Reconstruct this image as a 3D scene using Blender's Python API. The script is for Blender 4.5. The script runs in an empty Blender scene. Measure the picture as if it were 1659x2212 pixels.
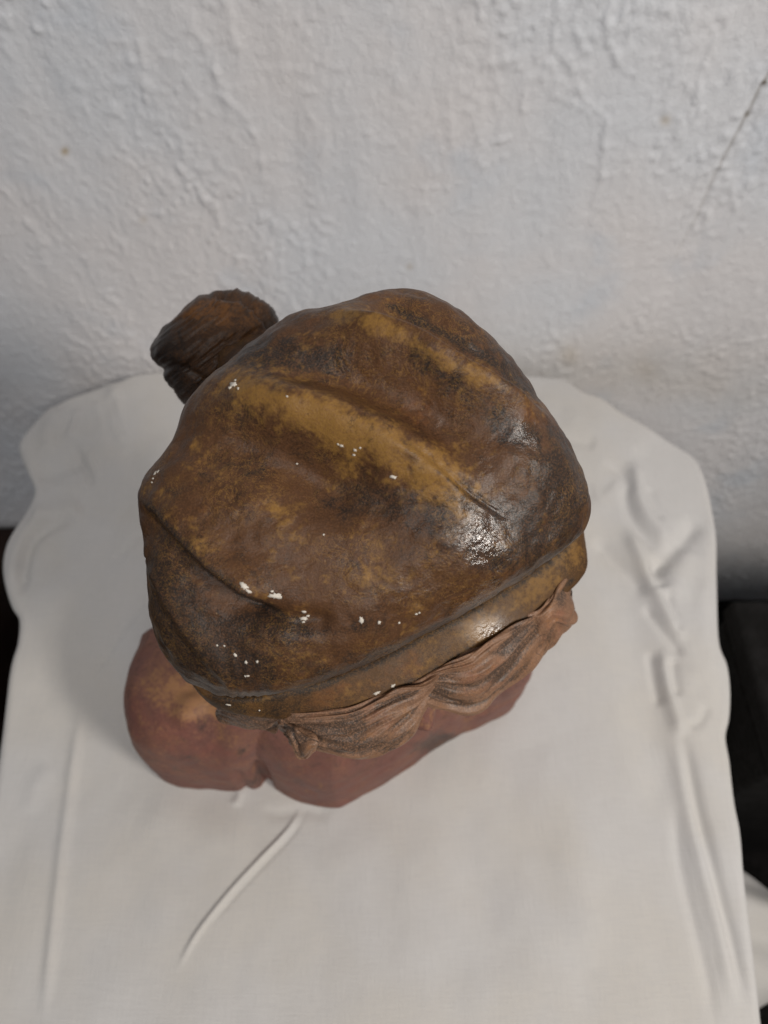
import bpy, math
import numpy as np
from mathutils import Vector

# ------------------------------------------------------------------ camera, light, exposure
S = bpy.context.scene
COL = S.collection
CAM_H = 0.555                      # metres above the covered table top (z = 0)
PITCH = math.radians(56.6)         # below the horizontal
FPX = 1533.5                       # focal length in units of a 1659 x 2212 picture
cam_d = bpy.data.cameras.new('camera')
cam = bpy.data.objects.new('camera', cam_d); COL.objects.link(cam)
cam.location = (0, 0, CAM_H)
cam.rotation_euler = (math.pi/2 - PITCH, 0, 0)
cam_d.sensor_fit = 'VERTICAL'; cam_d.sensor_height = 34.62; cam_d.lens = 24.0
cam_d.clip_start = 0.01; cam_d.clip_end = 50
cam_d.dof.use_dof = True; cam_d.dof.focus_distance = 0.268; cam_d.dof.aperture_fstop = 8.5
S.camera = cam

w = bpy.data.worlds.new('World'); S.world = w; w.use_nodes = True
bg = w.node_tree.nodes['Background']
bg.inputs[0].default_value = (0.93, 0.95, 1.0, 1); bg.inputs[1].default_value = 0.16

def area(name, loc, target, sx, sy, power, col):
    l = bpy.data.lights.new(name, 'AREA'); l.shape = 'RECTANGLE'; l.size = sx; l.size_y = sy
    l.energy = power; l.color = col
    o = bpy.data.objects.new(name, l); COL.objects.link(o); o.location = loc
    o.rotation_euler = (Vector(target) - Vector(loc)).to_track_quat('-Z', 'Z').to_euler()
    return o
area('room_lamp', (0.98, -0.55, 1.19), (0, 0.25, 0.15), 0.20, 0.34, 13.0, (1.0, 0.935, 0.86))
area('ceiling_lamp', (0.0, -1.00, 1.50), (0, 0.4, 0.05), 1.0, 0.6, 8.0, (1.0, 0.97, 0.94))

S.view_settings.view_transform = 'Standard'; S.view_settings.look = 'None'
S.view_settings.exposure = 0.04; S.view_settings.gamma = 1.0
S.cycles.max_bounces = 6

# ------------------------------------------------------------------ helpers
CAMP = np.array([0, 0, CAM_H]); FW = np.array([0, math.cos(PITCH), -math.sin(PITCH)])
UP = np.array([0, math.sin(PITCH), math.cos(PITCH)]); RT = np.array([1.0, 0, 0])
def ray(p):
    p = np.asarray(p, float)
    return FW + ((p[..., 0]-829.5)/FPX)[..., None]*RT - ((p[..., 1]-1106)/FPX)[..., None]*UP
def at_z(p, z):
    r = ray(p); t = (np.asarray(z) - CAM_H)/r[..., 2]; return CAMP + r*np.asarray(t)[..., None]
def at_y(p, y):
    r = ray(p); t = y/r[..., 1]; return CAMP + r*t[..., None]
def at_d(p, d):
    return CAMP + ray(p)*np.asarray(d)[..., None] if np.ndim(d) else CAMP + ray(p)*d
def project(P):
    q = P - CAMP; d = q@FW
    return np.stack([829.5 + FPX*(q@RT)/d, 1106 - FPX*(q@UP)/d], -1)

def hash3(ix, iy, iz, seed):
    h = (ix*374761393 + iy*668265263 + iz*2147483647 + seed*974634677) & 0xffffffff
    h = ((h ^ (h >> 13))*1274126177) & 0xffffffff
    h = ((h ^ (h >> 15))*2246822519) & 0xffffffff
    return ((h ^ (h >> 16)) & 0xffffff)/float(0xffffff)
def vnoise(P, scale, seed=0):
    Q = np.asarray(P, float)*scale; I = np.floor(Q).astype(np.int64); f = Q - I
    f = f*f*f*(f*(f*6-15)+10); out = 0
    for dx in (0, 1):
        for dy in (0, 1):
            for dz in (0, 1):
                wgt = (f[..., 0] if dx else 1-f[..., 0])*(f[..., 1] if dy else 1-f[..., 1])*(f[..., 2] if dz else 1-f[..., 2])
                out = out + wgt*hash3(I[..., 0]+dx, I[..., 1]+dy, I[..., 2]+dz, seed)
    return out*2-1
def fbm(P, scale, octv=4, seed=0, gain=0.5):
    a, s, o = 1.0, scale, 0
    for k in range(octv):
        o = o + a*vnoise(P, s, seed+k*17); a *= gain; s *= 2.03
    return o
def sstep(a, b, x):
    t = np.clip((x-a)/(b-a), 0, 1); return t*t*(3-2*t)
def smooth_poly(pts, n=80):
    """Catmull-Rom resampling of a polyline"""
    p = np.asarray(pts, float)
    if len(p) == 2: p = np.array([p[0], (p[0]+p[1])/2, p[1]])
    q = np.vstack([2*p[0]-p[1], p, 2*p[-1]-p[-2]])
    m = len(p)-1; ts = np.linspace(0, m, n); i = np.minimum(ts.astype(int), m-1); f = (ts-i)[:, None]
    a, b, c, d = q[i], q[i+1], q[i+2], q[i+3]
    return 0.5*((2*b)+(c-a)*f+(2*a-5*b+4*c-d)*f**2+(3*b-a-3*c+d)*f**3)
def closed_curve(pts, n):
    p = np.asarray(pts, float); m = len(p); ts = np.linspace(0, m, n, endpoint=False)
    i = ts.astype(int); f = (ts-i)[:, None]
    a, b, c, d = p[(i-1) % m], p[i % m], p[(i+1) % m], p[(i+2) % m]
    q = 0.5*((2*b)+(c-a)*f+(2*a-5*b+4*c-d)*f**2+(3*b-a-3*c+d)*f**3)
    seg = np.linalg.norm(np.roll(q, -1, 0)-q, axis=1); L = np.concatenate([[0], np.cumsum(seg)])
    t = np.linspace(0, L[-1], n, endpoint=False); qq = np.vstack([q, q[:1]])
    return np.stack([np.interp(t, L, qq[:, k]) for k in range(p.shape[1])], -1)
def poly_dist(P, poly, reach=None):
    P = np.asarray(P); sh = P.shape[:-1]; Q = P.reshape(-1, 2); poly = np.asarray(poly)
    if reach is None: reach = 260
    lo, hi = poly.min(0)-reach, poly.max(0)+reach
    m = (Q[:, 0] > lo[0]) & (Q[:, 0] < hi[0]) & (Q[:, 1] > lo[1]) & (Q[:, 1] < hi[1])
    d, s, t = np.full(len(Q), 1e4), np.ones(len(Q)), np.zeros(len(Q))
    if m.any(): d[m], s[m], t[m] = _poly_dist(Q[m], poly)
    return d.reshape(sh), s.reshape(sh), t.reshape(sh)
def _poly_dist(P, poly):
    """distance, signed side (+ = left of travel, y down picture -> right), and 0..1 position along a polyline, 2D"""
    P = np.asarray(P); sh = P.shape[:-1]; P = P.reshape(-1, 2); poly = np.asarray(poly)
    best = np.full(len(P), 1e9); sg = np.zeros(len(P)); tt = np.zeros(len(P))
    seg = poly[1:]-poly[:-1]; L = np.linalg.norm(seg, axis=1); cum = np.concatenate([[0], np.cumsum(L)])
    for k in range(len(seg)):
        v = P - poly[k]; t = np.clip((v@seg[k])/(L[k]**2+1e-20), 0, 1)
        d = v - t[:, None]*seg[k]; dd = np.hypot(d[:, 0], d[:, 1]); m = dd < best
        cr = seg[k][0]*v[:, 1]-seg[k][1]*v[:, 0]
        best = np.where(m, dd, best); sg = np.where(m, np.sign(cr), sg); tt = np.where(m, (cum[k]+t*L[k])/cum[-1], tt)
    return best.reshape(sh), sg.reshape(sh), tt.reshape(sh)

def grid_faces(nu, nv, wrap=True):
    """rows v, columns u"""
    u = np.arange(nu if wrap else nu-1); v = np.arange(nv-1); U, V = np.meshgrid(u, v)
    a = V*nu+U; b = V*nu+(U+1) % nu; return np.stack([a, b, b+nu, a+nu], -1).reshape(-1, 4)
def mesh_obj(name, V, F, mat, parent=None, attrs=None, smooth=True):
    V = np.ascontiguousarray(V.reshape(-1, 3), dtype=np.float32); F = np.asarray(F, dtype=np.int32)
    me = bpy.data.meshes.new(name); n = F.shape[1]
    me.vertices.add(len(V)); me.vertices.foreach_set('co', V.ravel())
    me.loops.add(F.size); me.loops.foreach_set('vertex_index', F.ravel())
    me.polygons.add(len(F)); me.polygons.foreach_set('loop_start', np.arange(0, F.size, n, dtype=np.int32))
    me.update(calc_edges=True)
    if smooth: me.polygons.foreach_set('use_smooth', np.ones(len(F), dtype=bool))
    for k, a in (attrs or {}).items():
        at = me.attributes.new(k, 'FLOAT', 'POINT'); at.data.foreach_set('value', np.ascontiguousarray(a, dtype=np.float32).ravel())
    me.validate(); me.materials.append(mat)
    o = bpy.data.objects.new(name, me); COL.objects.link(o)
    if parent: 
        o.parent = parent; o.matrix_parent_inverse = parent.matrix_world.inverted()
    return o
def tag(o, label=None, cat=None, kind=None):
    if label: o['label'] = label
    if cat: o['category'] = cat
    if kind: o['kind'] = kind

# ------------------------------------------------------------------ material helpers
class NT:
    def __init__(s, name):
        s.m = bpy.data.materials.new(name); s.m.use_nodes = True; s.t = s.m.node_tree
        s.b = s.t.nodes['Principled BSDF']
        s.co = s.t.nodes.new('ShaderNodeTexCoord').outputs['Object']
    def n(s, typ, **kw):
        x = s.t.nodes.new(typ)
        for k, v in kw.items(): setattr(x, k, v)
        return x
    def put(s, sock, v):
        if isinstance(v, bpy.types.NodeSocket): s.t.links.new(v, sock)
        else: sock.default_value = v
    def attr(s, name): return s.n('ShaderNodeAttribute', attribute_name=name).outputs['Fac']
    def mapping(s, scale):
        m = s.n('ShaderNodeMapping'); s.put(m.inputs[0], s.co); m.inputs['Scale'].default_value = scale; return m.outputs[0]
    def noise(s, scale, detail=4, rough=0.5, co=None, dist=0.0):
        x = s.n('ShaderNodeTexNoise'); s.put(x.inputs['Vector'], co or s.co)
        x.inputs['Scale'].default_value = scale; x.inputs['Detail'].default_value = detail
        x.inputs['Roughness'].default_value = rough; x.inputs['Distortion'].default_value = dist
        return x.outputs['Fac']
    def voro(s, scale, co=None, feat='F1'):
        x = s.n('ShaderNodeTexVoronoi', feature=feat); s.put(x.inputs['Vector'], co or s.co); x.inputs['Scale'].default_value = scale
        return x.outputs['Distance']
    def math(s, op, a, b=0.0, c=0.0, clamp=False):
        x = s.n('ShaderNodeMath', operation=op, use_clamp=clamp)
        s.put(x.inputs[0], a); s.put(x.inputs[1], b)
        if op in ('MULTIPLY_ADD',): s.put(x.inputs[2], c)
        return x.outputs[0]
    def rng(s, v, a, b, c=0.0, d=1.0):
        x = s.n('ShaderNodeMapRange', interpolation_type='SMOOTHSTEP'); s.put(x.inputs[0], v)
        for i, k in enumerate((a, b, c, d)): s.put(x.inputs[1+i], k)
        return x.outputs[0]
    def mix(s, f, a, b):
        x = s.n('ShaderNodeMix', data_type='RGBA'); s.put(x.inputs[0], f)
        s.put(x.inputs[6], (*a, 1) if isinstance(a, tuple) else a); s.put(x.inputs[7], (*b, 1) if isinstance(b, tuple) else b)
        return x.outputs[2]
    def bump(s, h, dist, strength=1.0, prev=None):
        x = s.n('ShaderNodeBump'); s.put(x.inputs['Height'], h); x.inputs['Distance'].default_value = dist
        s.put(x.inputs['Strength'], strength)
        if prev: s.put(x.inputs['Normal'], prev)
        return x.outputs[0]
    def done(s, col, rough, nrm=None, spec=0.5):
        s.put(s.b.inputs['Base Color'], (*col, 1) if isinstance(col, tuple) else col); s.put(s.b.inputs['Roughness'], rough)
        s.put(s.b.inputs['Specular IOR Level'], spec)
        if nrm: s.put(s.b.inputs['Normal'], nrm)
        return s.m
def srgb(r, g, b):
    f = lambda c: ((c/255+0.055)/1.055)**2.4 if c/255 > 0.04045 else c/255/12.92
    return (f(r), f(g), f(b))

def mat_painted(name, base, dark, ochre, red, rough=(0.32, 0.55), bump=1.0):
    """old hand-painted plaster: blotchy brown paint rubbed to ochre on the raised folds"""
    s = NT(name)
    big = s.noise(26, 5, 0.6, dist=0.6); mid = s.noise(85, 5, 0.62, dist=0.8); fine = s.noise(420, 4, 0.65); grain = s.noise(1500, 2, 0.6)
    o = s.math('ADD', s.attr('ochre'), s.math('MULTIPLY_ADD', mid, 1.7, -0.85))
    o = s.math('ADD', o, s.math('MULTIPLY_ADD', fine, 2.2, -1.1))
    o = s.math('ADD', o, s.math('MULTIPLY_ADD', s.noise(60, 4, 0.65, dist=1.0), 2.0, -1.0))
    d = s.math('ADD', s.attr('dark'), s.math('MULTIPLY_ADD', mid, -2.2, 1.1))
    d = s.math('ADD', d, s.math('MULTIPLY_ADD', fine, 1.0, -0.5))
    r = s.math('ADD', s.attr('red'), s.math('MULTIPLY_ADD', big, 2.0, -1.0))
    r = s.math('ADD', r, s.math('MULTIPLY_ADD', fine, 1.4, -0.7))
    c = s.mix(s.rng(big, 0.3, 0.7), base, tuple(k*0.72 for k in base))
    c = s.mix(s.rng(r, 0.2, 0.8), c, red)
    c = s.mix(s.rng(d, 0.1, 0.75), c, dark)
    c = s.mix(s.rng(o, 0.22, 1.15, 0, 0.88), c, ochre)
    c = s.mix(s.rng(grain, 0.42, 0.70, 0, 0.5), c, tuple(min(1, k*1.7) for k in base))
    sp = s.voro(260); spk = s.math('MULTIPLY', s.rng(sp, 0.05, 0.10, 1, 0), s.rng(s.noise(120, 2), 0.52, 0.6))
    c = s.mix(s.math('MULTIPLY', spk, 0.5), c, srgb(150, 120, 84))
    pit = s.math('MULTIPLY', s.rng(s.voro(330), 0.05, 0.13, 1, 0), s.rng(s.noise(90, 2), 0.5, 0.62))
    c = s.mix(s.math('MULTIPLY', pit, 0.6), c, tuple(k*0.5 for k in dark))
    fib = s.noise(150, 6, 0.7, dist=2.5); fl = s.math('ABSOLUTE', s.math('SUBTRACT', fib, 0.5))
    c = s.mix(s.math('MULTIPLY', s.rng(fl, 0.0, 0.018, 0.6, 0), s.rng(s.noise(45, 3), 0.42, 0.6)), c, tuple(min(1, k*1.25) for k in ochre))
    crk_ = s.math('ABSOLUTE', s.math('SUBTRACT', s.noise(70, 7, 0.72, dist=1.5), 0.5))
    c = s.mix(s.math('MULTIPLY', s.rng(crk_, 0.0, 0.018, 0.75, 0), s.rng(s.noise(38, 3), 0.5, 0.62)), c, tuple(k*0.6 for k in dark))
    ck = s.attr('crinkle')
    lump = s.noise(190, 3, 0.55, dist=1.2)
    n1 = s.bump(lump, 0.0014*bump, s.math('MULTIPLY_ADD', ck, 0.28, 0.25))
    n2 = s.bump(fine, 0.0004*bump, 0.6, n1)
    n3 = s.bump(grain, 0.0002*bump, 0.6, n2)
    base_r = s.rng(mid, 0.3, 0.7, rough[0], rough[1])
    rg = s.math('ADD', s.math('MULTIPLY', base_r, s.math('SUBTRACT', 1.0, ck)), s.math('MULTIPLY', ck, 0.13))
    return s.done(c, rg, n3, s.math('MULTIPLY_ADD', ck, 0.6, 0.28))

M_cap = mat_painted('painted_cap', srgb(88, 60, 39), srgb(46, 38, 33), srgb(146, 109, 54), srgb(104, 65, 36), (0.34, 0.52))
M_band = mat_painted('painted_band', srgb(88, 62, 36), srgb(46, 37, 29), srgb(132, 98, 50), srgb(104, 66, 35), (0.5, 0.62), 0.6)
M_body = mat_painted('painted_body', srgb(124, 86, 76), srgb(62, 54, 51), srgb(166, 124, 82), srgb(126, 80, 70), (0.5, 0.65), 0.5)
M_pom = mat_painted('painted_pompom', srgb(62, 42, 27), srgb(28, 22, 19), srgb(108, 70, 34), srgb(66, 43, 26), (0.36, 0.5))
M_hair = mat_painted('painted_hair', srgb(136, 104, 82), srgb(74, 62, 54), srgb(150, 106, 68), srgb(140, 98, 78), (0.38, 0.55), 0.7)
def _chip():
    s = NT('bare_plaster'); return s.done(s.mix(s.noise(900), srgb(235, 228, 216), srgb(200, 192, 180)), 0.8)
M_chip = _chip()
def _wall():
    s = NT('rough_whitewash')
    bl = s.noise(5.0, 3, 0.5); b2 = s.noise(11, 3, 0.55)
    c = s.mix(s.rng(bl, 0.35, 0.65), srgb(222, 225, 230), srgb(228, 226, 227))
    c = s.mix(s.rng(b2, 0.55, 0.75, 0, 0.6), c, srgb(209, 216, 225))
    c = s.mix(s.math('MULTIPLY', s.attr('stain'), 0.9, clamp=True), c, srgb(112, 102, 86))
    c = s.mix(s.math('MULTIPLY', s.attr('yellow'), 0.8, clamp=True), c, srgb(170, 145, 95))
    gr = s.noise(700, 3, 0.6)
    n1 = s.bump(s.noise(330, 4, 0.6, co=s.mapping((1, 1, 0.8)), dist=0.8), 0.0013, 0.7)
    return s.done(c, 0.8, s.bump(gr, 0.0003, 0.5, n1), 0.35)
M_wall = _wall()
def _cloth():
    s = NT('white_cotton')
    bl = s.noise(9, 3, 0.5)
    c = s.mix(s.rng(bl, 0.35, 0.65), srgb(211, 209, 207), srgb(211, 207, 201))
    wx = s.n('ShaderNodeTexWave', wave_type='BANDS', bands_direction='X'); wx.inputs['Scale'].default_value = 300; wx.inputs['Distortion'].default_value = 1.2; s.put(wx.inputs['Vector'], s.co)
    wy = s.n('ShaderNodeTexWave', wave_type='BANDS', bands_direction='Y'); wy.inputs['Scale'].default_value = 300; wy.inputs['Distortion'].default_value = 1.2; s.put(wy.inputs['Vector'], s.co)
    weave = s.math('ADD', wx.outputs['Fac'], wy.outputs['Fac'])
    slub = s.math('ADD', s.noise(60, 3, 0.6, co=s.mapping((14, 1, 1))), s.noise(60, 3, 0.6, co=s.mapping((1, 14, 1))))
    c = s.mix(s.rng(slub, 0.85, 1.2, 0, 0.3), c, srgb(198, 196, 194))
    n1 = s.bump(slub, 0.0006, 0.4); n2 = s.bump(weave, 0.0002, 0.35, n1)
    s.b.inputs['Sheen Weight'].default_value = 0.15
    return s.done(c, 0.9, n2, 0.15)
M_cloth = _cloth()
def _dark(name, a, b, sc, rough):
    s = NT(name); n = s.noise(sc, 5, 0.65)
    return s.done(s.mix(s.rng(n, 0.4, 0.7), a, b), rough, s.bump(s.noise(sc*3, 3), 0.003, 0.6), 0.2)
M_floor = _dark('dark_carpet', (0.004, 0.0035, 0.003), (0.012, 0.01, 0.01), 45, 0.95)
M_box = _dark('black_shade_box', (0.004, 0.0035, 0.003), (0.010, 0.009, 0.009), 60, 0.8)
M_cab = _dark('dark_wood', (0.018, 0.009, 0.006), (0.03, 0.015, 0.01), 14, 0.5)

# ------------------------------------------------------------------ setting: wall, floor
WY = 0.56; FZ = -0.575
def build_wall():
    st = 0.0019
    xs = np.arange(-0.78, 0.78, st); zs = np.arange(FZ-0.01, 0.60, st)
    X, Z = np.meshgrid(xs, zs); P = np.stack([X, np.full_like(X, WY), Z], -1); Q = P*np.array([1, 1, 0.72])
    px = project(P)
    # blotchy plaster: worm-like grains, absent in smoother patches
    g1 = vnoise(Q + 0.004*np.stack([vnoise(Q, 90, 5), 0*X, vnoise(Q, 90, 6)], -1), 205, 1); g2 = vnoise(Q, 330, 2)
    patch = sstep(-0.35, 0.45, fbm(Q, 11, 3, 40))
    grain = (np.maximum(g1-0.05, 0)*0.0017 + np.maximum(g2, 0)*0.0009)*(0.45+0.7*patch)
    h = grain + 0.0016*fbm(P*np.array([1, 1, 0.35]), 12, 2, 60) + 0.0007*vnoise(P*np.array([1, 1, 0.3]), 55, 61)
    ridges = [
        ([(400, 0), (415, 40), (445, 110), (465, 165), (480, 210), (520, 270)], 9, .0022),
        ([(500, 20), (503, 60), (515, 120)], 7, .0018),
        ([(462, 90), (475, 160), (490, 205), (525, 250), (550, 300), (565, 350), (572, 415)], 8, .0024),
        ([(400, 280), (395, 350), (405, 415)], 8, .0018),
        ([(45, 465), (90, 520), (95, 570), (110, 615)], 9, .0020),
        ([(0, 395), (25, 430), (45, 465)], 9, .0014),
        ([(1239, 160), (1259, 215), (1309, 255), (1304, 310), (1296, 390), (1285, 440)], 8, .0024),
        ([(1309, 10), (1314, 75), (1344, 145), (1394, 170)], 8, .0024),
        ([(1194, 200), (1244, 225), (1289, 255)], 7, .0020),
        ([(1520, 130), (1505, 180), (1500, 215)], 8, .0018),
        ([(975, 160), (972, 240), (978, 300), (968, 360)], 8, .0014),
        ([(1540, 330), (1590, 430), (1560, 520)], 9, .0012),
        ([(640, 170), (655, 230), (690, 300), (700, 380)], 8, .0012)]
    for pl, wd, a in ridges:
        p = smooth_poly(pl, 60); p = p + 4*np.stack([vnoise(np.stack([p[:, 0], p[:, 1], 0*p[:, 0]], -1), 0.05, 9), 0*p[:, 0]], -1)
        d, sg, t = poly_dist(px, p, 40); h += .6*a*np.exp(-(d/wd)**2)*sstep(0, .12, t)*sstep(1, .85, t)*(0.7+0.5*g1)
    crack = smooth_poly([(1663, 150), (1650, 173), (1614, 245), (1579, 310), (1545, 375), (1504, 470), (1459, 555), (1405, 685)], 90)
    d, sg, t = poly_dist(px, crack)
    h += -0.0024*np.exp(-(d/4)**2)*sstep(1.0, .6, t) - 0.0012*sstep(0, 10, d*(sg < 0))*np.exp(-(d/60)**2)
    stain = np.exp(-(d/(3.0))**2)*sstep(1.0, .05, t)*0.7
    for (a, b, r, k) in ((1650, 177, 6, 1.0), (1614, 247, 5, .9)):
        stain += k*np.exp(-((px[..., 0]-a)**2+(px[..., 1]-b)**2)/r**2)
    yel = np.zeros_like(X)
    for (a, b, r, k) in ((140, 328, 8, 1.0), (1437, 258, 11, .55), (1230, 765, 22, .25), (1400, 800, 30, .15), (885, 575, 7, .4), (310, 475, 8, .3)):  # ochre and dirt spots; lower right patches paint warm bounce light
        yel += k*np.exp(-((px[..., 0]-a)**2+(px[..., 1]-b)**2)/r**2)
    yel += .30*np.exp(-((P[..., 2]+.02)/.06)**2)*sstep(-.9, .9, fbm(P, 6, 3, 44))  # warm bounce light above the cloth, painted into the wall colour
    P[..., 1] -= h
    F = grid_faces(len(xs), len(zs), False)[:, ::1]
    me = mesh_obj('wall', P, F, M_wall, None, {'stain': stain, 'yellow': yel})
    return me
wall = build_wall(); tag(wall, kind='structure')
# plain continuation of the same wall beyond the frame
def quad(name, pts, mat, parent=None): return mesh_obj(name, np.array(pts, float), [[0, 1, 2, 3]], mat, parent, smooth=False)
for x0, x1, z0, z1 in ((-2, -.78, FZ-.01, 2.2), (.779, 2, FZ-.01, 2.2), (-.78, .779, .599, 2.2)):
    o = quad('wall', [(x0, WY, z0), (x1, WY, z0), (x1, WY, z1), (x0, WY, z1)], M_wall); tag(o, kind='structure')
fl = quad('floor', [(-2, -2, FZ), (2, -2, FZ), (2, WY+.1, FZ), (-2, WY+.1, FZ)], M_floor); tag(fl, kind='structure')

def bevel_box(name, lo, hi, mat, parent=None, bev=0.006):
    import bmesh
    bm = bmesh.new(); r = bmesh.ops.create_cube(bm, size=1.0)
    lo, hi = Vector(lo), Vector(hi)
    for v in bm.verts: v.co = Vector(((lo[k]+hi[k])/2 + v.co[k]*(hi[k]-lo[k]) for k in range(3)))
    bmesh.ops.bevel(bm, geom=bm.edges[:], offset=bev, segments=3, affect='EDGES', profile=0.5)
    me = bpy.data.meshes.new(name); bm.to_mesh(me); bm.free(); me.materials.append(mat)
    o = bpy.data.objects.new(name, me); COL.objects.link(o)
    if parent: o.parent = parent; o.matrix_parent_inverse = parent.matrix_world.inverted()
    return o
def empty(name, loc):
    o = bpy.data.objects.new(name, None); COL.objects.link(o); o.location = loc; o.empty_display_size = .05
    bpy.context.view_layer.update(); return o
cab = empty('cabinet', (-0.80, 0.40, FZ)); tag(cab, 'dark brown wooden cabinet against the wall, left of the covered table', 'cabinet')
bevel_box('body', (-1.15, 0.28, FZ), (-0.545, 0.545, -0.345), M_cab, cab)
bevel_box('top', (-1.16, 0.27, -0.343), (-0.535, 0.550, -0.318), M_cab, cab)

box = empty('shade_box', (0.65, 0.23, FZ)); tag(box, 'plain black box added to shade the lower wall, right of the covered table', 'box')  # box added to keep lamp light off the lower right wall
bevel_box('body', (0.350, 0.155, FZ), (0.95, 0.312, -0.115), M_box, box)
bevel_box('shade_box_lid', (0.346, 0.150, -0.112), (0.954, 0.317, -0.085), M_box, box)

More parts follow.
